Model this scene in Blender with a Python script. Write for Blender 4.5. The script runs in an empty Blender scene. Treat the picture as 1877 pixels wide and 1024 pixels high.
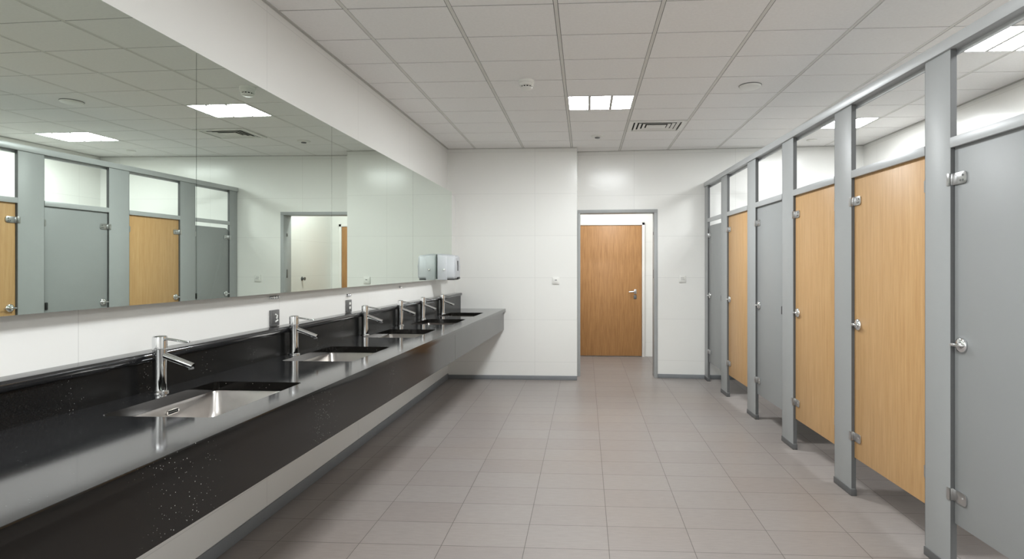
import bpy, bmesh, math, random
from mathutils import Vector, Matrix
random.seed(7)
PI = math.pi
SC = bpy.context.scene
COL = SC.collection

# ------------------------------------------------------------------ helpers
class MB:
    """collects shapes in world coordinates, links them as one mesh object"""
    def __init__(self):
        self.bm = bmesh.new()
    def _bev(self, verts, w, seg=2):
        if not w: return
        es = list({e for v in verts for e in v.link_edges})
        bmesh.ops.bevel(self.bm, geom=es, offset=w, segments=seg, affect='EDGES', profile=0.5)
    def box(self, x0, x1, y0, y1, z0, z1, bev=0, seg=2):
        return self.prism([(x0, y0), (x1, y0), (x1, y1), (x0, y1)], z0, z1, bev, seg)
    def prism(self, poly, z0, z1, bev=0, seg=2):
        return self.loft([[(x, y, z0) for x, y in poly], [(x, y, z1) for x, y in poly]], bev=bev, seg=seg)
    def loft(self, secs, caps=True, bev=0, seg=2, mi=0):
        rings = [[self.bm.verts.new(p) for p in s] for s in secs]
        n = len(rings[0]); fs = []
        for a, b in zip(rings, rings[1:]):
            for i in range(n):
                fs.append(self.bm.faces.new((a[i], a[(i+1) % n], b[(i+1) % n], b[i])))
        if caps:
            fs.append(self.bm.faces.new(rings[0][::-1])); fs.append(self.bm.faces.new(rings[-1]))
        for f in fs: f.material_index = mi
        if bev: self._bev([v for r in rings for v in r], bev, seg)
        return self
    def lathe(self, prof, c, axis=(0, 0, 1), seg=32, caps=True, mi=0):
        """prof: list of (radius, distance along axis) from point c"""
        ax = Vector(axis).normalized()
        u = ax.orthogonal().normalized(); v = ax.cross(u)
        c = Vector(c)
        secs = []
        for r, h in prof:
            r = max(r, 1e-5)
            secs.append([tuple(c + ax*h + (u*math.cos(2*PI*i/seg) + v*math.sin(2*PI*i/seg))*r) for i in range(seg)])
        return self.loft(secs, caps, mi=mi)
    def cyl(self, p0, p1, r, r1=None, seg=24):
        p0 = Vector(p0); d = Vector(p1) - p0
        return self.lathe([(r, 0), (r if r1 is None else r1, d.length)], p0, d, seg)
    def tube(self, path, rad, seg=16, flat=1.0):
        path = [Vector(p) for p in path]; secs = []
        if not isinstance(rad, (list, tuple)): rad = [rad]*len(path)
        for i, p in enumerate(path):
            t = (path[min(i+1, len(path)-1)] - path[max(i-1, 0)]).normalized()
            s = t.cross(Vector((0, 0, 1)))
            s = s.normalized() if s.length > 1e-4 else Vector((1, 0, 0))
            w = s.cross(t)
            secs.append([tuple(p + s*math.cos(2*PI*k/seg)*rad[i] + w*math.sin(2*PI*k/seg)*rad[i]*flat) for k in range(seg)])
        return self.loft(secs)
    def quad(self, pts, mi=0):
        f = self.bm.faces.new([self.bm.verts.new(p) for p in pts]); f.material_index = mi
        return self
    def build(self, name, mats, parent=None, smooth=35, recalc=True):
        bm = self.bm
        if recalc: bmesh.ops.recalc_face_normals(bm, faces=bm.faces[:])
        me = bpy.data.meshes.new(name)
        off = Vector(parent.get('wp', (0, 0, 0))) if parent else Vector((0, 0, 0))
        if off.length: bmesh.ops.translate(bm, verts=bm.verts[:], vec=-off)
        bm.to_mesh(me); bm.free()
        for m in (mats if isinstance(mats, (list, tuple)) else [mats]): me.materials.append(m)
        if smooth:
            me.polygons.foreach_set('use_smooth', [True]*len(me.polygons))
            me.set_sharp_from_angle(angle=math.radians(smooth))
        o = bpy.data.objects.new(name, me); COL.objects.link(o)
        if parent:
            o.parent = parent
            o['wp'] = list(off)
        return o

def thing(name, label, cat, loc, group=None):
    o = bpy.data.objects.new(name, None); COL.objects.link(o)
    o.empty_display_size = 0.05
    o.location = loc; o['wp'] = list(loc)
    o['label'] = label; o['category'] = cat
    if group: o['group'] = group
    return o
def tag(o, label, cat, group=None):
    o['label'] = label; o['category'] = cat
    if group: o['group'] = group
    return o
def struct(o):
    o['kind'] = 'structure'; return o
def copy_tree(o, parent=None):
    c = o.copy(); COL.objects.link(c)
    if parent is not None: c.parent = parent
    for ch in list(o.children): copy_tree(ch, c)
    return c
def rrect(cx, cy, w, h, r, n=6):
    pts = []
    for sx, sy, a0 in ((1, 1, 0), (-1, 1, 90), (-1, -1, 180), (1, -1, 270)):
        for i in range(n+1):
            a = math.radians(a0 + 90*i/n)
            pts.append((cx + sx*(w/2-r) + r*math.cos(a), cy + sy*(h/2-r) + r*math.sin(a)))
    return pts

# ---------------------------------------------------------------- materials
def srgb(r, g, b):
    f = lambda c: (c/255/12.92 if c/255 <= .04045 else ((c/255+.055)/1.055)**2.4)
    return (f(r), f(g), f(b), 1)
class NT:
    def __init__(s, name):
        s.m = bpy.data.materials.new(name); s.m.use_nodes = True
        s.t = s.m.node_tree; s.b = s.t.nodes['Principled BSDF']
    def n(s, typ, **kw):
        nd = s.t.nodes.new(typ)
        for k, v in kw.items():
            if k in nd.inputs: nd.inputs[k].default_value = v
            else: setattr(nd, k, v)
        return nd
    def l(s, a, b): s.t.links.new(a, b)
    def coord(s, scale=(1, 1, 1), loc=(0, 0, 0), rot=(0, 0, 0)):
        tc = s.n('ShaderNodeTexCoord'); mp = s.n('ShaderNodeMapping')
        mp.inputs['Scale'].default_value = scale; mp.inputs['Location'].default_value = loc
        mp.inputs['Rotation'].default_value = rot
        s.l(tc.outputs['Object'], mp.inputs['Vector']); return mp.outputs['Vector']
    def noise(s, vec, scale, detail=3, rough=.5):
        nd = s.n('ShaderNodeTexNoise', Scale=scale, Detail=detail, Roughness=rough); s.l(vec, nd.inputs['Vector']); return nd.outputs['Fac']
    def ramp(s, fac, stops):
        r = s.n('ShaderNodeValToRGB'); e = r.color_ramp.elements
        while len(e) < len(stops): e.new(.5)
        for x, (p, c) in zip(e, stops): x.position = p; x.color = c
        s.l(fac, r.inputs['Fac']); return r.outputs['Color']
    def mix(s, fac, a, b, mode='MIX'):
        m = s.n('ShaderNodeMix', data_type='RGBA', blend_type=mode)
        for sock, v in ((m.inputs[0], fac), (m.inputs[6], a), (m.inputs[7], b)):
            if hasattr(v, 'links'): s.l(v, sock)
            else: sock.default_value = v
        return m.outputs[2]
    def bump(s, h, strength=.2, dist=.002):
        b = s.n('ShaderNodeBump', Strength=strength, Distance=dist); s.l(h, b.inputs['Height']); s.l(b.outputs['Normal'], s.b.inputs['Normal'])
def plain(name, col, rough=.5, metal=0, spec=.5, var=.03, vscale=8):
    t = NT(name); t.b.inputs['Roughness'].default_value = rough; t.b.inputs['Metallic'].default_value = metal
    t.b.inputs['Specular IOR Level'].default_value = spec
    f = t.noise(t.coord(), vscale)
    c2 = tuple(min(1, x*(1+var)) for x in col[:3]) + (1,); c1 = tuple(x*(1-var) for x in col[:3]) + (1,)
    t.l(t.ramp(f, [(.3, c1), (.7, c2)]), t.b.inputs['Base Color'])
    return t.m
def wood(name, lo, hi, rough=.42):
    t = NT(name); v = t.coord((9, 9, .55)); f = t.noise(v, 6, 5, .6)
    v2 = t.coord((40, 40, 1.2)); f2 = t.noise(v2, 7, 3, .6)
    mid = tuple((a+b)/2 for a, b in zip(lo, hi))
    c = t.ramp(f, [(.25, lo), (.5, mid), (.75, hi)])
    g = t.ramp(f2, [(.3, (.86, .84, .82, 1)), (.62, (1, 1, 1, 1))])
    t.l(t.mix(.8, c, g, 'MULTIPLY'), t.b.inputs['Base Color'])
    t.b.inputs['Roughness'].default_value = rough
    return t.m
def granite(name, base, speck, rough, streak=0.0, spec=.5):
    t = NT(name); t.b.inputs['Specular IOR Level'].default_value = spec; v = t.coord()
    vo = t.n('ShaderNodeTexVoronoi', Scale=140.0); t.l(v, vo.inputs['Vector'])
    sz = t.ramp(vo.outputs['Distance'], [(.10, (1, 1, 1, 1)), (.20, (0, 0, 0, 1))])
    sep = t.n('ShaderNodeSeparateColor'); t.l(vo.outputs['Color'], sep.inputs[0])
    pick = t.ramp(sep.outputs[0], [(.88, (0, 0, 0, 1)), (.98, (1, 1, 1, 1))])
    cl = t.ramp(t.noise(v, 3.0, 2), [(.28, (0, 0, 0, 1)), (.52, (1, 1, 1, 1))])
    fac = t.mix(1, t.mix(1, sz, pick, 'MULTIPLY'), cl, 'MULTIPLY')
    b2 = tuple(x*1.45 for x in base[:3]) + (1,)
    bc = t.ramp(t.noise(v, 160, 2), [(.35, base), (.75, b2)])
    t.l(t.mix(fac, bc, speck), t.b.inputs['Base Color'])
    t.b.inputs['Roughness'].default_value = rough
    if streak:
        f = t.noise(t.coord((90, 14, 90)), 3, 3)
        t.bump(f, streak, .001)
    return t.m
def tile_wall(name, col, axis):
    t = NT(name)
    rot = {'x': (0, 0, 0), 'y': (0, 0, 0)}[axis]
    tc = t.n('ShaderNodeTexCoord'); sp = t.n('ShaderNodeSeparateXYZ'); cb = t.n('ShaderNodeCombineXYZ')
    t.l(tc.outputs['Object'], sp.inputs[0])
    t.l(sp.outputs['Y' if axis == 'x' else 'X'], cb.inputs['X']); t.l(sp.outputs['Z'], cb.inputs['Y'])
    mp = t.n('ShaderNodeMapping'); mp.inputs['Location'].default_value = (.62, .30, 0); t.l(cb.outputs[0], mp.inputs['Vector'])
    br = t.n('ShaderNodeTexBrick', offset=0.0, squash=1.0)
    for k, v in (('Scale', 1.0), ('Mortar Size', .0016), ('Mortar Smooth', .3), ('Brick Width', 1.24), ('Row Height', .52), ('Bias', 0.0)): br.inputs[k].default_value = v
    br.inputs['Color1'].default_value = col; br.inputs['Color2'].default_value = tuple(x*.985 for x in col[:3]) + (1,)
    br.inputs['Mortar'].default_value = tuple(x*.80 for x in col[:3]) + (1,)
    t.l(mp.outputs[0], br.inputs['Vector']); t.l(br.outputs['Color'], t.b.inputs['Base Color'])
    t.b.inputs['Roughness'].default_value = .22; t.b.inputs['Specular IOR Level'].default_value = .4
    t.bump(t.noise(t.coord(), 2.5, 2), .05, .004)
    return t.m
FX0, FCP, FR0, FRP = -1.141, .4196, 2.841, .2572
def tile_floor(name):
    t = NT(name)
    v = t.coord(loc=(-FX0+FCP*20, -FR0+FRP*40, 0))
    br = t.n('ShaderNodeTexBrick', offset=0.0, squash=1.0)
    for k, x in (('Scale', 1.0), ('Mortar Size', .0017), ('Mortar Smooth', .2), ('Brick Width', FCP), ('Row Height', FRP), ('Bias', -.1)): br.inputs[k].default_value = x
    br.inputs['Color1'].default_value = srgb(156, 149, 145); br.inputs['Color2'].default_value = srgb(151, 143, 139)
    br.inputs['Mortar'].default_value = srgb(90, 84, 80)
    t.l(v, br.inputs['Vector'])
    f = t.noise(t.coord((4, 26, 1)), 3, 5, .62)
    g = t.ramp(f, [(.3, (.88, .88, .88, 1)), (.7, (1.0, 1.0, 1.0, 1))])
    fine = t.ramp(t.noise(t.coord((60, 160, 1)), 3, 2), [(.3, (.93, .93, .93, 1)), (.7, (1, 1, 1, 1))])
    warm = t.ramp(t.noise(t.coord(), .9, 1), [(.45, (1, 1, 1, 1)), (.75, (1.0, .965, .93, 1))])
    c = t.mix(1, br.outputs['Color'], g, 'MULTIPLY'); c = t.mix(1, c, fine, 'MULTIPLY'); c = t.mix(1, c, warm, 'MULTIPLY')
    t.l(c, t.b.inputs['Base Color'])
    t.b.inputs['Roughness'].default_value = .38; t.b.inputs['Specular IOR Level'].default_value = .4
    t.bump(br.outputs['Fac'], -.25, .002)
    return t.m
def emit(name, col, s):
    t = NT(name); t.b.inputs['Base Color'].default_value = (.9, .9, .9, 1)
    t.b.inputs['Emission Color'].default_value = col; t.b.inputs['Emission Strength'].default_value = s
    return t.m

WHITE = srgb(238, 237, 233)
M = dict(
    wall_x=tile_wall('white wall tile side', WHITE, 'x'), wall_y=tile_wall('white wall tile end', WHITE, 'y'),
    floor=tile_floor('grey brown floor tile'),
    ctile=plain('ceiling tile', srgb(245, 243, 241), .9, var=.02, vscale=60), cgap=plain('ceiling tile gap', srgb(108, 106, 102), .9),
    tbar=plain('ceiling bar', srgb(224, 222, 217), .6), angle=plain('wall angle', srgb(190, 188, 184), .6),
    base=plain('grey skirting', srgb(128, 131, 134), .5), frame=plain('grey door frame', srgb(166, 168, 168), .45),
    gtop=granite('black granite top', (.016, .016, .017, 1), (.5, .5, .5, 1), .09, .02, .8),
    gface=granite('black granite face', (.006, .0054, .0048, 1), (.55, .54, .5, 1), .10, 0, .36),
    gback=granite('black granite splash', (.007, .0068, .0066, 1), (.4, .4, .38, 1), .24, 0, .22),
    glow=plain('joint', (.004, .004, .004, 1), .6),
    steel=plain('brushed steel', (.60, .57, .54, 1), .30, 1, var=.03, vscale=30),
    chrome=plain('chrome', (.80, .81, .82, 1), .06, 1, var=.01),
    satin=plain('satin steel', (.56, .56, .56, 1), .28, 1, var=.03),
    dark=plain('dark plastic', (.018, .018, .019, 1), .45), black=plain('black hole', (.004, .004, .004, 1), .8),
    mirror=plain('mirror', (.72, .79, .725, 1), 0.0, 1, var=0), mback=plain('mirror backing', srgb(150, 152, 150), .5),
    pil=plain('light grey laminate', srgb(166, 168, 168), .42, var=.01), gdoor=plain('grey laminate', srgb(153, 155, 155), .42, var=.012, vscale=2),
    alu=plain('grey aluminium', srgb(190, 192, 193), .38, .25, var=.01), shoe=plain('dark grey shoe', srgb(92, 92, 92), .5),
    beech=wood('beech laminate', srgb(197, 153, 102), srgb(214, 174, 123)),
    oak=wood('oak veneer', srgb(158, 112, 66), srgb(190, 143, 92)),
    silver=plain('silver plastic', srgb(190, 192, 196), .42, .3, var=.01), silver2=plain('pale silver plastic', srgb(206, 208, 212), .42, .2, var=.01),
    white=plain('white plastic', srgb(236, 235, 230), .4, var=.01), wpaint=plain('white paint', srgb(232, 230, 226), .45, var=.01),
    plate=plain('grey plate', srgb(112, 112, 112), .38, .4), ring=plain('joint strip', srgb(96, 97, 97), .5),
    lamp=emit('lit diffuser', (.94, .98, 1.0, 1), 17.0), lampn=emit('lit diffuser basins', (.94, .98, 1.0, 1), 8.5), lampr=emit('lit diffuser stalls', (.94, .98, 1.0, 1), 9.0), fillv=emit('added vestibule fill', (.95, .985, 1.0, 1), 8.0), louvre=plain('lamp louvre', srgb(235, 235, 235), .4),
)

# ------------------------------------------------------- setting: room shell
H = 2.864
Y0, YB = -2.6, 7.065                      # wall behind the camera, end wall
xl = lambda y: -1.715 - .014*(7.07 - y)   # left wall
xb = lambda y: -1.62 - .02*(7.07 - y)     # boxed-out wall behind the counter
xm = lambda y: -1.56 - .02*(7.07 - y)     # mirror face
xr = lambda y: 3.36 + .024*(7.15 - y)     # right wall
yr = lambda x: 7.335 - .0625*(x + .10)    # end wall right of the projecting block
VX0, VX1, VY = -.22, 1.08, 8.98           # vestibule

m = MB(); m.box(-2.3, 3.95, Y0-.2, 9.3, -.1, 0); struct(m.build('floor', M['floor'], smooth=0))
# ceiling: mineral tiles, dark gaps and bars
m = MB()
xs = [-1.965, -1.365, -.765, -.165, .435, 1.035, 1.635, 2.235, 2.905, 3.505, 4.105]
ys = [3.1925 + .4334*k for k in range(-14, 11)]
holes = {}
m.box(-2.3, 3.95, Y0-.2, 9.3, H+.0035, H+.09)
for f in m.bm.faces: f.material_index = 1
LAMPS = [(3, 4), (7, 6), (7, 1), (3, -2), (3, -7), (7, -4), (2, -12)]   # tile column, tile row
VENT = (4, 6)
def cell(i, k):
    a, b = xs[i], xs[i+1]
    if k == 1 and i == 7: a, b = 2.525, 3.09      # the near stall light sits off the grid
    if k == 1 and i == 8: a = 3.09
    return a, b
m.loft([[(x, y, z) for x, y in ((2.249, ys[15]+.005), (2.521, ys[15]+.005), (2.521, ys[16]-.005), (2.249, ys[16]-.005))] for z in (H, H+.0038)])
for i in range(len(xs)-1):
    for k in range(len(ys)-1):
        if (i, k-14) in LAMPS or (i, k-14) == VENT: continue
        X0, X1 = cell(i, k-14)
        m.loft([[(x, y, z) for x, y in ((X0+.014, ys[k]+.005), (X1-.014, ys[k]+.005), (X1-.014, ys[k+1]-.005), (X0+.014, ys[k+1]-.005))] for z in (H, H+.0038)])
struct(m.build('ceiling', [M['ctile'], M['cgap']], smooth=0))
m = MB()
for x in xs:
    for a, b in ([(Y0, ys[15]), (ys[16], 7.6)] if x == 2.905 else [(Y0, 7.6)]): m.box(x-.0105, x+.0105, a, b, H+.0008, H+.0034)
struct(m.build('trim_1', M['tbar'], smooth=0))

def wl(f, t, y0, y1, z0, z1, name, mat):
    """wall slab along y whose room face is x=f(y); t is signed thickness away from the room"""
    m = MB(); m.prism([(f(y0), y0), (f(y1), y1), (f(y1)+t, y1), (f(y0)+t, y0)], z0, z1)
    return struct(m.build(name, mat, smooth=0))
wl(xl, -.2, Y0, 7.3, 0, H+.02, 'wall_left', M['wall_x'])
# boxed-out part of the left wall that carries counter ledge and mirror
m = MB()
m.loft([[(xl(y)-.01, y, .74), (xb(y), y, .74), (xb(y), y, 2.272+.0085*(7.07-y)), (xl(y)-.01, y, 2.272+.0085*(7.07-y))] for y in (.3, YB)])
struct(m.build('wall_left_lower', M['wall_x'], smooth=0))
wl(xr, .2, Y0, 7.3, 0, H+.02, 'wall_right', M['wall_x'])
m = MB(); m.box(-2.1, 3.9, Y0-.2, Y0, 0, H+.02); struct(m.build('wall_front', M['wall_y'], smooth=0))
m = MB(); m.box(-2.0, -.10, YB, 7.5, 0, H+.02); struct(m.build('wall_back', M['wall_y'], smooth=0))
m = MB()
OX0, OX1, OZ = -.062, .868, 2.078         # clear doorway
def bw(x0, x1, z0, z1): m.prism([(x0, yr(x0)), (x1, yr(x1)), (x1, yr(x1)+.16), (x0, yr(x0)+.16)], z0, z1)
bw(-.12, OX0-.03, 0, H+.02); bw(OX0-.03, OX1+.03, OZ+.03, H+.02); bw(OX1+.03, 3.6, 0, H+.02)
struct(m.build('wall_back_right', M['wall_y'], smooth=0))
# vestibule
m = MB(); m.box(VX0-.1, VX0, 7.45, VY+.1, 0, H+.02); struct(m.build('wall_vestibule_left', M['wall_x'], smooth=0))
m = MB(); m.box(VX1, VX1+.1, 7.42, VY+.1, 0, H+.02); struct(m.build('wall_vestibule_right', M['wall_x'], smooth=0))
m = MB(); m.box(VX0, VX1, VY, VY+.12, 0, H+.02); struct(m.build('wall_vestibule_back', M['wall_y'], smooth=0))
# skirtings
def skirt(name, pts, h, t=.014):
    m = MB()
    (ax, ay), (bx, by), (nx, ny) = pts
    m.prism([(ax, ay), (bx, by), (bx+nx*t, by+ny*t), (ax+nx*t, ay+ny*t)], 0, h, .003)
    struct(m.build(name, M['base']))
skirt('baseboard_left', ((xl(Y0), Y0), (xl(YB), YB), (1, 0)), .066)
skirt('baseboard_back', ((xl(YB)+.014, YB), (-.10, YB), (0, -1)), .052)
skirt('baseboard_back_right', ((OX1+.045, yr(OX1+.045)), (xr(7.1), yr(xr(7.1))), (0, -1)), .05)
skirt('baseboard_right', ((xr(Y0), Y0), (xr(7.1), 7.1), (-1, 0)), .06)
# wall angle of the ceiling grid
m = MB()
m.prism([(xl(Y0), Y0), (xl(YB), YB), (xl(YB)+.02, YB), (xl(Y0)+.02, Y0)], H-.006, H+.001)
m.prism([(xl(YB)+.02, YB), (-.10, YB), (-.10, YB-.02), (xl(YB)+.02, YB-.02)], H-.006, H+.001)
m.prism([(-.10, yr(-.1)), (3.36, yr(3.36)), (3.36, yr(3.36)-.02), (-.10, yr(-.1)-.02)], H-.006, H+.001)
m.prism([(xr(Y0), Y0), (xr(7.1), 7.1), (xr(7.1)-.02, 7.1), (xr(Y0)-.02, Y0)], H-.006, H+.001)
struct(m.build('trim_2', M['angle'], smooth=0))
# grey lining of the doorway
m = MB()
def fr(x0, x1, z0, z1): m.prism([(x0, yr(x0)-.012), (x1, yr(x1)-.012), (x1, yr(x1)+.172), (x0, yr(x0)+.172)], z0, z1, .002)
fr(OX0-.035, OX0, 0, OZ); fr(OX1, OX1+.042, 0, OZ); fr(OX0-.035, OX1+.042, OZ, OZ+.042)
struct(m.build('trim_3', M['frame']))
# strike plate and closed hinge leaf in the right jamb
m = MB(); m.box(OX1-.004, OX1+.001, 7.33, 7.36, 1.25, 1.36, .001); m.box(OX1-.004, OX1+.001, 7.33, 7.36, 1.80, 1.84, .001)
struct(m.build('trim_4', M['plate']))
# door at the end of the vestibule
d = bpy.data.objects.new('door_1', None); COL.objects.link(d); d.location = (.4, VY-.02, 0); d['wp'] = [.4, VY-.02, 0]; struct(d)
DX0, DX1, DZ = -.10, .877, 2.037
m = MB(); m.box(DX0, DX1, VY-.035, VY-.002, .012, DZ, .002); m.build('door_leaf', M['oak'], d)
m = MB(); m.box(DX0-.05, DX0-.004, VY-.05, VY, 0, DZ+.045, .003); m.box(DX1+.004, DX1+.045, VY-.05, VY, 0, DZ+.045, .003); m.box(DX0-.05, DX1+.045, VY-.05, VY, DZ+.004, DZ+.045, .003)
m.build('door_frame', M['wpaint'], d)
m = MB(); hy = VY-.035
m.box(.757, .797, hy-.010, hy, .975, 1.045, .004); m.cyl((.777, hy-.008, 1.012), (.777, hy-.05, 1.012), .011)
m.tube([(.785, hy-.05, 1.014), (.77, hy-.053, 1.014), (.73, hy-.053, 1.010), (.675, hy-.05, 1.006)], [.012, .013, .011, .009]); m.build('door_handle', M['satin'], d)
m = MB(); m.box(.752, .797, hy-.010, hy, .895, .955, .004); m.cyl((.775, hy-.009, .925), (.775, hy-.018, .925), .013); m.build('lock_cylinder', M['plate'], d)
for z in (.95, 1.85):
    m = MB(); m.cyl((DX0-.002, hy-.012, z), (DX0-.002, hy-.012, z+.09), .011); m.build('hinge', M['plate'], d)

# --------------------------------------------------------------- counter
cz = lambda y: .877 + .0097*(7.07 - y)            # worktop surface
xf = lambda y: -.985 - .009*(7.07 - y)            # worktop front edge
xg = lambda y: -1.530 - .022*(7.07 - y)           # ledge front edge
CY0, CY1 = .35, YB-.002
SINKS = [(-1.345, 2.010), (-1.365, 3.130), (-1.360, 4.180), (-1.330, 5.170), (-1.318, 6.060)]
SW, SL = .372, .570
ct = thing('washbasin_counter', 'long black speckled granite washbasin counter hung along the left wall under the mirrors', 'counter', (-1.30, 3.8, .60))
# worktop with five cut-outs
m = MB(); bm = m.bm
loops = [[(xf(CY0), CY0), (xf(CY1), CY1), (xg(CY1)-.03, CY1), (xg(CY0)-.03, CY0)]] + [rrect(x, y, SW, SL, .022) for x, y in SINKS]
TT = .036
def shell(dz):
    rs = [[bm.verts.new((x, y, cz(y)+dz)) for x, y in lp] for lp in loops]
    es = [bm.edges.new((r[i], r[(i+1) % len(r)])) for r in rs for i in range(len(r))]
    bmesh.ops.triangle_fill(bm, edges=es, use_beauty=True, normal=(0, 0, 1)); return rs
ra, rb = shell(0), shell(-TT)
for a, b in zip(ra, rb):
    for i in range(len(a)): bm.faces.new((a[i], a[(i+1) % len(a)], b[(i+1) % len(b)], b[i]))
be = [e for e in bm.edges if all(v in ra[0] for v in e.verts) and abs(e.verts[0].co.x - e.verts[1].co.x) < .1 and e.verts[0].co.x > -1.2]
bmesh.ops.bevel(bm, geom=be, offset=.005, segments=3, affect='EDGES', profile=.5)
bm.normal_update()
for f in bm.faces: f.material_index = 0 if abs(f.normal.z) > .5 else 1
m.build('worktop', [M['gtop'], M['gface']], ct, smooth=20)
# apron in three lengths with open joints
for ya, yb in ((CY0, 4.497), (4.50, CY1)):
    m = MB()
    m.loft([[(xf(y)-.022, y, cz(y)-TT), (xf(y)-.042, y, cz(y)-TT), (xf(y)-.042, y, .615+.0165*(7.07-y)), (xf(y)-.022, y, .615+.0165*(7.07-y))] for y in (ya, yb)])
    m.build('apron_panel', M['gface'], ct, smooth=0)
m = MB(); xs_ = lambda y: xg(y)-.018
m.loft([[(xs_(y), y, cz(y)), (xs_(y), y, 1.04), (xb(y)+.001, y, 1.04), (xb(y)+.001, y, cz(y))] for y in (CY0, CY1)])
m.build('backsplash', M['gback'], ct, smooth=0)
m = MB()
def nose(y):
    x, z1, z0 = xg(y), 1.073, 1.038
    pts = [(xb(y)+.001, z0), (xb(y)+.001, z1)]
    pts += [(x-.013+.013*math.sin(a), z1-.013+.013*math.cos(a)) for a in [PI/2*i/5 for i in range(6)]]
    pts += [(x-.004, z0+.006), (x-.012, z0)]
    return [(px, y, pz) for px, pz in pts]
m.loft([nose(CY0), nose(CY1)]); m.build('ledge', M['gtop'], ct, smooth=40)

# --------------------------------------------------------------- sinks
order = ['nearest the camera, the first of five', 'second of the five from the camera', 'third of the five from the camera, in the middle', 'fourth of the five, second from the far wall', 'fifth of the five, nearest the far wall']
def make_sink(x, y):
    z = cz(y) - TT
    s = thing('washbasin', '', 'sink', (x, y, z), 'undermounted steel washbasins in the counter')
    m = MB(); secs = []
    for w, l, r, dz in ((SW+.03, SL+.03, .03, .0), (SW+.006, SL+.006, .026, -.0005), (SW-.004, SL-.006, .028, -.012), (SW-.030, SL-.05, .034, -.075), (SW-.055, SL-.095, .045, -.118), (SW-.085, SL-.145, .05, -.136), (SW-.15, SL-.24, .05, -.142), (.06, .08, .028, -.146)):
        secs.append([(px, py, z+dz) for px, py in rrect(x, y, w, l, r)])
    m.loft(secs, caps=False)
    bmesh.ops.solidify(m.bm, geom=m.bm.faces[:], thickness=.0012)
    m.build('bowl', M['steel'], s, smooth=50)
    m = MB(); m.lathe([(.040, .0), (.040, .003), (.030, .004), (.026, .001), (.004, .0012)], (x, y, z-.147)); m.build('drain', M['chrome'], s)
    # overflow: slanted slot high on the rear side of the bowl
    o = MB(); rr = rrect(0, 0, .062, .017, .0084)
    xw = x - (SW/2 - .0052)
    o.loft([[(xw + .012*(b/.017)*0 + e, y+.03+a, z-.026+b) for a, b in rr] for e in (.0005, .0035)]); ov = o.build('overflow', M['steel'], s)
    o = MB(); rr = rrect(0, 0, .054, .0065, .003)
    for q in (-.0036, .0036): o.loft([[(xw + e, y+.03+a, z-.026+b+q) for a, b in rr] for e in (.003, .0042)])
    o.build('overflow_slot', M['black'], ov)
    return s
s0 = make_sink(*SINKS[0])
for i, (x, y) in enumerate(SINKS):
    s = s0 if i == 0 else copy_tree(s0)
    s.location = (x, y, cz(y)-TT); s.rotation_euler = (-.0097, 0, 0)
    s['label'] = 'steel washbasin in the black counter, ' + order[i]

# --------------------------------------------------------------- faucets
FAU = [(-1.600, 2.073), (-1.598, 3.066), (-1.580, 4.035), (-1.565, 4.780), (-1.550, 5.400), (-1.538, 6.110)]
ford = ['nearest the camera, by the nearest washbasin', 'second from the camera, by the second washbasin', 'third from the camera, by the middle washbasin', 'fourth from the camera, third from the far wall', 'fifth from the camera, second from the far wall', 'nearest the far wall, below the paper dispenser']
def make_faucet(x, y):
    z = cz(y)
    f = thing('mixer_tap', '', 'tap', (x, y, z), 'chrome mixer taps along the counter')
    m = MB(); m.lathe([(.030, 0), (.030, .004), (.0275, .007), (.0245, .009)], (x, y, z), seg=40); m.build('base_ring', M['chrome'], f)
    m = MB(); m.lathe([(.0235, .006), (.0225, .03), (.0220, .08), (.0232, .14), (.0245, .164)], (x, y, z), seg=40); m.build('body', M['chrome'], f, smooth=50)
    m = MB(); m.lathe([(.0225, .1655), (.0248, .167), (.0250, .205), (.0240, .2105), (.020, .2135), (.0, .2145)], (x, y, z), seg=40); cap = m.build('handle', M['chrome'], f, smooth=40)
    m = MB(); m.tube([(x+.012, y, z+.2035), (x+.045, y+.002, z+.1995), (x+.09, y+.004, z+.192), (x+.108, y+.005, z+.1895), (x+.113, y+.005, z+.193)], [.0085, .0072, .0062, .006, .0045], flat=.62); m.build('lever', M['chrome'], cap, smooth=50)
    m = MB(); m.tube([(x+.008, y, z+.143), (x+.06, y+.003, z+.1235), (x+.126, y+.006, z+.0985)], [.0125, .0122, .0118], seg=24); sp = m.build('spout', M['chrome'], f, smooth=50)
    m = MB(); m.cyl((x+.118, y+.006, z+.0935), (x+.1195, y+.006, z+.0870), .0092, .0088); m.build('aerator', M['plate'], sp)
    return f
f0 = make_faucet(*FAU[0])
for i, (x, y) in enumerate(FAU):
    f = f0 if i == 0 else copy_tree(f0)
    f.location = (x, y, cz(y))
    f['label'] = 'chrome mixer tap on the black counter, ' + ford[i]

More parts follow.
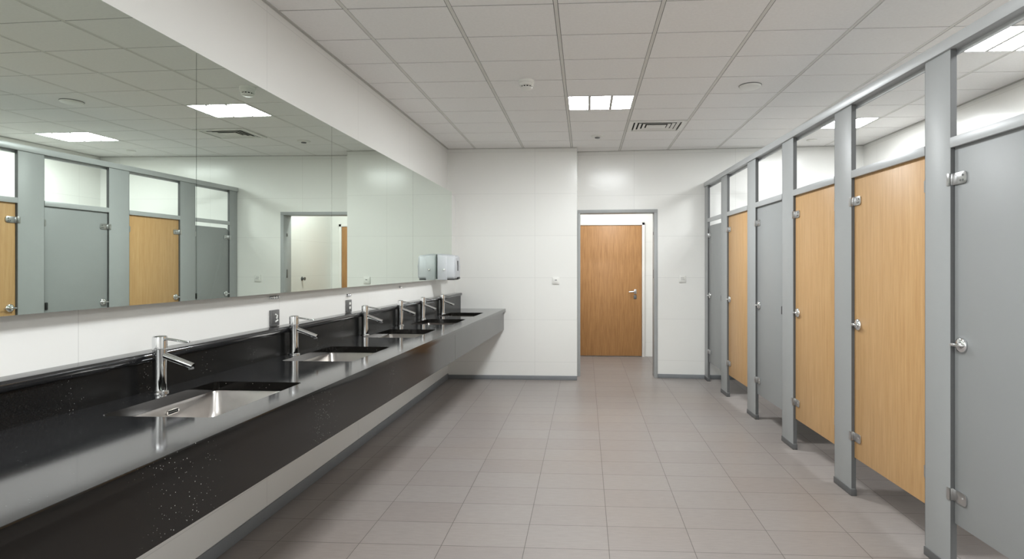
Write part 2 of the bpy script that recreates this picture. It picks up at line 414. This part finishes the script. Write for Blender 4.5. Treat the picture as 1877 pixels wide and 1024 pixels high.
# --------------------------------------------------------------- mirrors
mseam = [.60, 2.354, 3.604, 5.240, 6.666]
mlab = ['large frameless mirror panel nearest the camera, cut off by the left edge of the picture', 'frameless mirror panel second from the camera, showing the farthest stalls',
        'frameless mirror panel third from the camera, showing the vestibule door', 'narrow looking far mirror panel with the silver dispenser at its lower end']
mtop = lambda y: 2.272 + .0085*(7.07 - y)
MZ0 = 1.257
for i in range(4):
    a, b = mseam[i]+.0012, mseam[i+1]-.0012
    t = thing('wall_mirror', mlab[i], 'mirror', (xm((a+b)/2), (a+b)/2, MZ0), 'mirror panels in a row')
    m = MB(); m.loft([[(xm(y), y, MZ0), (xm(y), y, mtop(y)), (xm(y)-.005, y, mtop(y)), (xm(y)-.005, y, MZ0)] for y in (a, b)]); m.build('glass', M['mirror'], t, smooth=0)
    m = MB(); m.loft([[(xm(y)-.0052, y, MZ0+.003), (xm(y)-.0052, y, mtop(y)-.003), (xb(y)+.0005, y, mtop(y)-.003), (xb(y)+.0005, y, MZ0+.003)] for y in (a+.002, b-.002)]); m.build('backing', M['mback'], t, smooth=0)

# grey plates and chrome clips on the strip of wall under the mirror
def wall_plate(y, name, label, cat, two):
    x = xb(y+.042)
    t = thing(name, label, cat, (x, y+.042, 1.12))
    m = MB(); m.box(x-.002, x+.011, y, y+.084, 1.076, 1.163, .003); m.build('face_plate', M['plate'], t)
    m = MB(); m.box(x+.010, x+.0135, y+.016, y+.068, 1.087, 1.152, .002); m.build('insert', M['plate'], t)
    if two:
        for q in (1.098, 1.128): 
            m = MB(); m.box(x+.013, x+.0165, y+.030, y+.056, q, q+.018, .002); m.build('button', M['white'], t)
    else:
        m = MB(); m.tube([(x+.0150, y+.034, 1.139), (x+.0165, y+.048, 1.132), (x+.0165, y+.045, 1.117), (x+.0165, y+.055, 1.107), (x+.0150, y+.034, 1.098)], .0045, 10); m.build('rocker', M['white'], t)
    return t
wall_plate(3.000, 'wall_switch', 'grey wall plate with one curved white rocker, left of the second tap', 'switch', False)
wall_plate(3.940, 'wall_switch', 'grey wall plate with two small white buttons, left of the third tap', 'switch', True)
for i, (y, z, n, lb) in enumerate(((3.035, 1.232, 3, 'row of tiny chrome studs on the wall above the first grey plate'), (3.974, 1.196, 2, 'pair of small chrome studs above the two button grey plate'), (5.044, 1.216, 1, 'tiny single chrome stud on the wall above the fourth tap'))):
    x = xb(y)
    t = thing('wall_stud', lb, 'clip', (x, y, z))
    for k in range(n):
        yy = y + (k-(n-1)/2)*.026
        m = MB(); m.lathe([(.010, -.002), (.010, .006), (.0075, .012), (.009, .016), (.006, .021), (.0, .022)], (x, yy, z), (1, 0, 0), 20); m.build('stud', M['chrome'], t)

# --------------------------------------------------------------- paper dispenser
PY0 = 6.02; PX = xm(PY0+.1)+.001
t = thing('paper_dispenser', 'silver paper towel dispenser with round button hung at the far lower end of the mirrors', 'dispenser', (PX, PY0+.11, 1.256))
m = MB()
prof = [(PX, 1.264), (PX+.188, 1.264), (PX+.203, 1.285), (PX+.205, 1.40), (PX+.200, 1.495), (PX+.182, 1.520), (PX+.06, 1.534), (PX, 1.534)]
m.loft([[(x, y, z) for x, z in prof] for y in (PY0+.006, PY0+.225)], bev=.010, seg=3); m.build('body', M['silver'], t, smooth=40)
m = MB(); m.loft([[(x, y, z) for x, z in [(PX+.012, 1.278), (PX+.178, 1.278), (PX+.190, 1.295), (PX+.187, 1.488), (PX+.172, 1.506), (PX+.06, 1.518), (PX+.012, 1.518)]] for y in (PY0-.001, PY0+.012)], bev=.005, seg=2); m.build('cover', M['silver2'], t, smooth=40)
m = MB(); m.box(PX+.010, PX+.110, PY0-.007, PY0+.012, 1.256, 1.512, .004); pn = m.build('front_panel', M['silver2'], t)
m = MB(); m.lathe([(.015, 0), (.015, .004), (.011, .009), (.0, .010)], (PX+.078, PY0-.006, 1.366), (0, -1, 0), 28); m.build('button', M['chrome'], pn)
m = MB(); m.box(PX+.204, PX+.2085, PY0+.085, PY0+.115, 1.352, 1.462, .003); m.build('level_window', M['dark'], t)
m = MB(); m.box(PX+.112, PX+.190, PY0+.004, PY0+.215, 1.2555, 1.2645, .003); m.box(PX+.195, PX+.212, PY0+.10, PY0+.19, 1.264, 1.285, .004); m.build('paper_tray', M['dark'], t)

# --------------------------------------------------------------- switches on the end wall
def plate_end(x, yw, z, label, slit):
    t = thing('light_switch', label, 'switch', (x, yw, z), 'white plates on the end wall')
    m = MB(); m.box(x-.043, x+.043, yw-.014, yw+.001, z-.043, z+.043, .003); m.build('face_plate', M['white'], t)
    m = MB(); m.box(x-.030, x+.030, yw-.0185, yw-.013, z-.028, z+.030, .003); r = m.build('rocker', M['white'], t)
    m = MB()
    if slit == 1: m.box(x-.012, x+.014, yw-.0195, yw-.018, z+.003, z+.011, .001)
    else:
        m.box(x-.024, x+.018, yw-.0195, yw-.018, z+.012, z+.016); m.box(x-.020, x+.024, yw-.0195, yw-.018, z-.008, z-.004)
    m.build('indicator', M['ring'], r)
plate_end(-.361, YB, 1.225, 'small white square switch left of the doorway', 1)
plate_end(1.217, yr(1.217), 1.243, 'small white square plate between the doorway and the stalls', 2)
t = thing('round_fitting', 'small dark round fitting on the vestibule side wall, seen in the mirror', 'fitting', (VX1, 8.1, 1.22))  # round knob-like fitting, purpose unknown
m = MB(); m.lathe([(.030, -.002), (.030, .006), (.012, .010), (.012, .028), (.024, .036), (.024, .048), (.0, .052)], (VX1, 8.1, 1.22), (-1, 0, 0), 28); m.build('fitting_head', M['plate'], t)

# --------------------------------------------------------------- stalls
xp = lambda y: 1.49 - .038*(y - 7.1)     # aisle face of the stalls
PT = .026                                # pilaster thickness
PILS = [(1.80, 1.985), (2.700, 2.880), (3.595, 3.810), (4.480, 4.700), (5.340, 5.570), (6.250, 6.480), (7.075, 7.215)]
plab = ['outside the picture', 'between the near grey door and nearest beech door', 'between the two neighbouring beech doors', 'between second beech door and middle grey door',
        'between middle grey door and far beech door', 'between far beech door and far grey door', 'against the end wall, last and narrowest']
def slab(m, ya, yb, d0, d1, z0, z1, bev=.0015):
    """slab parallel to the stall front; d measured behind the aisle face"""
    m.prism([(xp(ya)+d0, ya), (xp(yb)+d0, yb), (xp(yb)+d1, yb), (xp(ya)+d1, ya)], z0, z1, bev)
RZ0, RZ1 = 2.388, 2.440
for i, (a, b) in enumerate(PILS):
    if i == 0: lab = 'light grey stall post carrying the near end of the top rail'
    else: lab = 'tall light grey stall post, ' + plab[i]
    t = thing('stall_post', lab, 'post', (xp((a+b)/2), (a+b)/2, 0), 'posts of the stall front')
    m = MB(); slab(m, a, b, 0, PT, .004, RZ0); m.build('panel', M['pil'], t)
    m = MB(); slab(m, a-.003, a-.0002, 0.001, PT+.001, .045, RZ0, 0); slab(m, b+.0002, b+.003, 0.001, PT+.001, .045, RZ0, 0); m.build('edge_strip', M['ring'], t)
    m = MB(); slab(m, a-.006, b+.006, -.004, PT+.005, 0, .040, .002); m.build('shoe', M['shoe'], t)
m = MB(); slab(m, 1.70, 7.222, -.012, PT+.012, RZ0, RZ1, .002)
rail = thing('stall_top_rail', 'long grey aluminium rail along the top of all stall posts', 'rail', (xp(4.5), 4.5, RZ0))
m.build('rail_bar', M['alu'], rail)
m = MB(); slab(m, 1.70, 7.222, PT+.012, PT+.020, RZ0-.022, RZ1-.002, .001); m.build('rail_flange', M['alu'], rail)

kinds = ['gdoor', 'beech', 'beech', 'gdoor', 'beech', 'gdoor']
dlab = ['grey stall door nearest the camera, cut off by the right edge of the picture', 'light beech stall door nearest the camera, between the two nearest posts', 'light beech stall door second from the camera, before the middle grey door',
        'grey stall door in the middle, with beech doors on both sides', 'light beech stall door farthest from the camera, beside the far grey door', 'grey stall door farthest away, low with a rounded top corner']
dc = {'gdoor': 'grey', 'beech': 'beech'}
DR = .016                                # leaf set back behind the post face
DB, DT = .236, 1.950
for i in range(6):
    a, b = PILS[i][1]+.006, PILS[i+1][0]-.006      # near and far edges of the leaf
    ym = (a+b)/2
    top = DT if i < 5 else 1.893
    t = thing('stall_door', dlab[i], 'door', (xp(ym)+DR, ym, DB), 'stall doors')
    m = MB()
    if i < 5: slab(m, a, b, DR, DR+.02, DB, top, .002)
    else:
        r = .055; pts = [(a, DB), (b, DB)] + [(b-r+r*math.cos(q), top-r+r*math.sin(q)) for q in [PI/2*k/8 for k in range(9)]] + [(a, top)]
        m.loft([[(xp(y)+dd, y, z) for y, z in pts] for dd in (DR, DR+.02)], bev=.001)
    m.build('leaf', M[kinds[i]], t)
    # folded clamp plates at the far edge, one high, one low
    for z in (1.795, .366):
        zz = z if i < 5 or z < 1 else 1.775
        m = MB()
        pl = [(b-.082+.014*(1-math.cos(q)), zz + s*(.027-.014+.014*math.sin(q))) for s, seq in ((-1, (PI/2, PI/4, 0)), (1, (0, PI/4, PI/2))) for q in seq]
        pl += [(b+.004, zz+.027), (b+.004, zz-.027)]
        m.loft([[(xp(y)+dd, y, q) for y, q in pl] for dd in (DR-.0065, DR-.0005)], bev=.001)
        m.box(xp(b)-.0055, xp(b)+DR-.001, b+.001, b+.005, zz-.027, zz+.027, .001)
        slab(m, b+.001, b+.024, -.0055, -.0004, zz-.027, zz+.027, .001)
        br = m.build('clamp_plate', M['satin'], t)
        for (dy, dz) in ((-.062, .011), (-.062, -.011), (-.046, -.011)) if z > 1 else ((-.060, .004),):
            s = MB(); s.lathe([(.0055, 0), (.0050, .002), (.002, .0022)], (xp(b+dy)+DR-.0062, b+dy, zz+dz), (-1, 0, 0), 14); s.build('screw', M['plate'] if z > 1 else M['chrome'], br)
    # turn knob at the far edge
    kb = thing if False else None
    ky, kz = b-.048, 1.050
    m = MB(); m.lathe([(.035, 0), (.035, .004), (.031, .011), (.022, .014), (.0, .015)], (xp(ky)+DR-.0005, ky, kz), (-1, 0, 0), 36); kn = m.build('knob_rose', M['chrome'], t, smooth=45)
    m = MB(); m.tube([(xp(ky)+DR-.016, ky-.030, kz), (xp(ky)+DR-.026, ky-.012, kz+.001), (xp(ky)+DR-.028, ky+.014, kz), (xp(ky)+DR-.024, ky+.036, kz-.002)], [.005, .009, .010, .008], seg=16, flat=.8); m.build('turn_lever', M['chrome'], kn, smooth=50)
    if i in (1, 2):
        m = MB(); m.tube([(xp(ky)+DR-.018, ky-.026, kz-.001), (xp(ky)+DR-.018, ky-.062, kz-.002)], [.0035, .0025], seg=10); m.build('release_pin', M['chrome'], kn)
    # small hinges at the near edge
    for z in (1.79, .40):
        m = MB(); slab(m, a+.003, a+.018, DR-.008, DR-.0003, z-.028, z+.028, .002); m.cyl((xp(a)+DR-.008, a+.004, z-.03), (xp(a)+DR-.008, a+.004, z+.03), .005, seg=14); m.build('hinge', M['satin'], t)
    if kinds[i] == 'gdoor' and i > 0:
        m = MB(); slab(m, a+.012, a+.034, DR-.010, DR-.0003, 1.012, 1.078, .004); m.build('latch_keep', M['dark'], t)
    # head strip over the door
    h = MB(); slab(h, PILS[i][1]+.003, PILS[i+1][0]-.003, -.004, DR-.002, 1.938, 1.984, .0015)
    o = h.build('door_head_strip', M['alu'], None)
    tag(o, 'short grey aluminium strip above the ' + ['near grey door cut by the picture edge', 'nearest beech door', 'second beech door', 'middle grey door', 'farthest beech door', 'far grey door'][i], 'strip', 'strips over the stall doors')
for i in range(1, 6):
    y = (PILS[i][0]+PILS[i][1])/2
    m = MB(); m.box(xp(y)+PT+.001, xr(y)-.002, y-.010, y+.010, .236, 1.93, .001)
    m.box(xr(y)-.12, xr(y)-.09, y-.012, y+.012, 0, .24, .001)
    o = m.build('stall_partition', M['gdoor'])
    tag(o, 'grey cross partition behind the ' + ['', 'nearest post in view', 'second post in view', 'third post in view', 'fourth post in view', 'fifth post in view'][i] + ', almost hidden by the doors', 'partition', 'cross partitions between stalls')

# --------------------------------------------------------------- ceiling fittings
def lamp(i, k, label):
    x0, x1 = cell(i, k); x0 += .012; x1 -= .012; y0, y1 = ys[k+14]+.004, ys[k+15]-.004
    cx, cy = (x0+x1)/2, (y0+y1)/2
    t = thing('ceiling_light', label, 'lamp', (cx, cy, H-.003), 'recessed ceiling light panels')
    m = MB(); w = .010
    for a in ((x0, x1, y0, y0+w), (x0, x1, y1-w, y1), (x0, x0+w, y0+w, y1-w), (x1-w, x1, y0+w, y1-w)): m.box(a[0], a[1], a[2], a[3], H-.003, H+.0033)
    m.build('lamp_frame', M['louvre'], t)
    m = MB(); m.quad([(x0+w, y0+w, H+.001), (x0+w, y1-w, H+.001), (x1-w, y1-w, H+.001), (x1-w, y0+w, H+.001)]); m.build('diffuser', M['lampr' if x0 > 2 else 'lampn' if k == -2 else 'lamp'], t, smooth=0, recalc=False)
    for q in (1/3, 2/3):
        m = MB(); xx = x0 + (x1-x0)*q; m.box(xx-.012, xx+.012, y0+w, y1-w, H-.006, H+.0005); m.build('louvre_bar', M['angle'], t)
    return t
for (i, k), lb in zip(LAMPS, ['lit square ceiling panel in front of the doorway, over the aisle', 'lit ceiling panel above the far stalls, behind the top rail', 'lit ceiling panel above the near stalls, at the right edge of the picture',
        'lit ceiling panel over the aisle above the nearest washbasins, outside the picture', 'lit ceiling panel behind the camera over the aisle', 'lit ceiling panel behind the camera over the stalls', 'lit ceiling panel at the room end behind the camera']):
    lamp(i, k, lb)
t = thing('ceiling_light', 'added unseen ceiling panel to light the vestibule, hidden above the doorway', 'lamp', (.43, 7.8, H-.004), 'recessed ceiling light panels')  # unseen panel added to brighten the vestibule
m = MB(); m.box(.18, .68, 7.6, 8.0, H-.012, H, .002); m.build('lamp_frame', M['louvre'], t)
m = MB(); m.quad([(.20, 7.62, H-.0125), (.20, 7.98, H-.0125), (.66, 7.98, H-.0125), (.66, 7.62, H-.0125)]); m.build('diffuser', M['fillv'], t, smooth=0, recalc=False)

# air diffuser
i, k = VENT; x0, x1, y0, y1 = xs[i]+.012, xs[i+1]-.012, ys[k+14]+.004, ys[k+15]-.004
cx, cy = (x0+x1)/2, (y0+y1)/2
t = thing('air_diffuser', 'white square louvred air vent in the ceiling right of the lit panel', 'vent', (cx, cy, H-.004))
m = MB(); m.box(x0, x1, y0, y1, H+.0025, H+.0034); m.build('backing', M['black'], t)
def ring(m, fx0, fx1, fy, w, wy, z0, z1, lean=.0):
    X0, X1, A, B = cx-fx0, cx+fx1, cy-fy, cy+fy
    o = [(X0, A), (X1, A), (X1, B), (X0, B)]; n = [(X0+w, A+wy), (X1-w, A+wy), (X1-w, B-wy), (X0+w, B-wy)]
    for j in range(4):
        p = [o[j], o[(j+1) % 4], n[(j+1) % 4], n[j]]
        m.loft([[(x, y, z0 + (lean if q in (2, 3) else 0)) for q, (x, y) in enumerate(p)], [(x, y, z1 + (lean if q in (2, 3) else 0)) for q, (x, y) in enumerate(p)]])
HX, HY = (x1-x0)/2, (y1-y0)/2
m = MB(); ring(m, HX, HX, HY, .045, .032, H-.012, H+.002); m.build('vent_frame', M['white'], t, smooth=0)
for q in range(3):
    m = MB(); sx, sy = HX-.062-.042*q, HY-.045-.030*q
    ring(m, sx, sx, sy, .028, .020, H-.011, H-.009, .008); m.build('louvre_ring', M['white'], t, smooth=0)
m = MB(); m.box(cx-.10, cx+.10, cy-.065, cy+.065, H-.012, H-.008, .001); m.build('centre_plate', M['white'], t)

t = thing('smoke_detector', 'white domed smoke detector hanging from the ceiling left of the lit panel', 'detector', (-.462, 4.50, H))
m = MB(); m.lathe([(.062, .001), (.062, -.016), (.058, -.022), (.055, -.024)], (-.462, 4.5, H), seg=40); m.build('detector_base', M['white'], t)
m = MB(); m.lathe([(.055, -.024), (.055, -.040), (.050, -.046)], (-.462, 4.5, H), seg=40); m.build('detector_body', M['white'], t)
m = MB(); m.lathe([(.044, -.046), (.044, -.056)], (-.462, 4.5, H), seg=40); m.build('sensing_slots', M['dark'], t)
m = MB(); m.lathe([(.047, -.055), (.046, -.062), (.036, -.070), (.0, -.073)], (-.462, 4.5, H), seg=40)
for q in range(12):
    a = 2*PI*q/12; m.cyl((-.462+.045*math.cos(a), 4.5+.045*math.sin(a), H-.046), (-.462+.045*math.cos(a), 4.5+.045*math.sin(a), H-.057), .004, seg=8)
m.build('detector_cap', M['white'], t)
t = thing('ceiling_speaker', 'shallow white round disc on the ceiling, in front of the stalls', 'speaker', (1.335, 4.72, H))
m = MB(); m.lathe([(.086, .001), (.086, -.006), (.080, -.016), (.062, -.020), (.0, -.021)], (1.335, 4.72, H), seg=48); m.build('grille', M['white'], t)
m = MB(); m.lathe([(.088, .0015), (.090, -.002), (.088, -.005), (.084, -.005)], (1.335, 4.72, H), seg=48); m.build('rim', M['plate'], t)
t = thing('ceiling_sensor', 'small flat white round sensor on the ceiling above the doorway', 'sensor', (.137, 6.45, H))
m = MB(); m.lathe([(.072, .001), (.072, -.008), (.064, -.014), (.030, -.016)], (.137, 6.45, H), seg=40); m.build('sensor_base', M['white'], t)
m = MB(); m.lathe([(.030, -.016), (.026, -.026), (.0, -.028)], (.137, 6.45, H), seg=32); m.build('lens', M['plate'], t)
t = thing('ceiling_sensor', 'small round sensor on the ceiling behind the stall rail, below the far stall light', 'sensor', (2.617, 6.78, H))
m = MB(); m.lathe([(.055, .001), (.055, -.010), (.040, -.018), (.0, -.020)], (2.617, 6.78, H), seg=32); m.build('sensor_base', M['white'], t)

# --------------------------------------------------------------- camera, world, view
W, HH = 1877, 1024
cam = bpy.data.cameras.new('camera'); co = bpy.data.objects.new('camera', cam); COL.objects.link(co)
cam.sensor_fit = 'HORIZONTAL'; cam.sensor_width = 36; cam.lens = 1050/W*36
cam.shift_x = (938.5 - 1014.767)/W; cam.shift_y = (488.08 - 512)/W
cam.clip_start = .02
co.location = (0, 0, 1.4); co.rotation_euler = (PI/2, 0, .055)
SC.camera = co
w = bpy.data.worlds.new('world'); SC.world = w; w.use_nodes = True
w.node_tree.nodes['Background'].inputs[0].default_value = (.05, .05, .05, 1); w.node_tree.nodes['Background'].inputs[1].default_value = 1
for o in bpy.data.objects:
    if 'wp' in o: del o['wp']
SC.view_settings.view_transform = 'Standard'; SC.view_settings.look = 'None'
SC.view_settings.gamma = 1; SC.view_settings.use_curve_mapping = False
SC.view_settings.exposure = 2.50
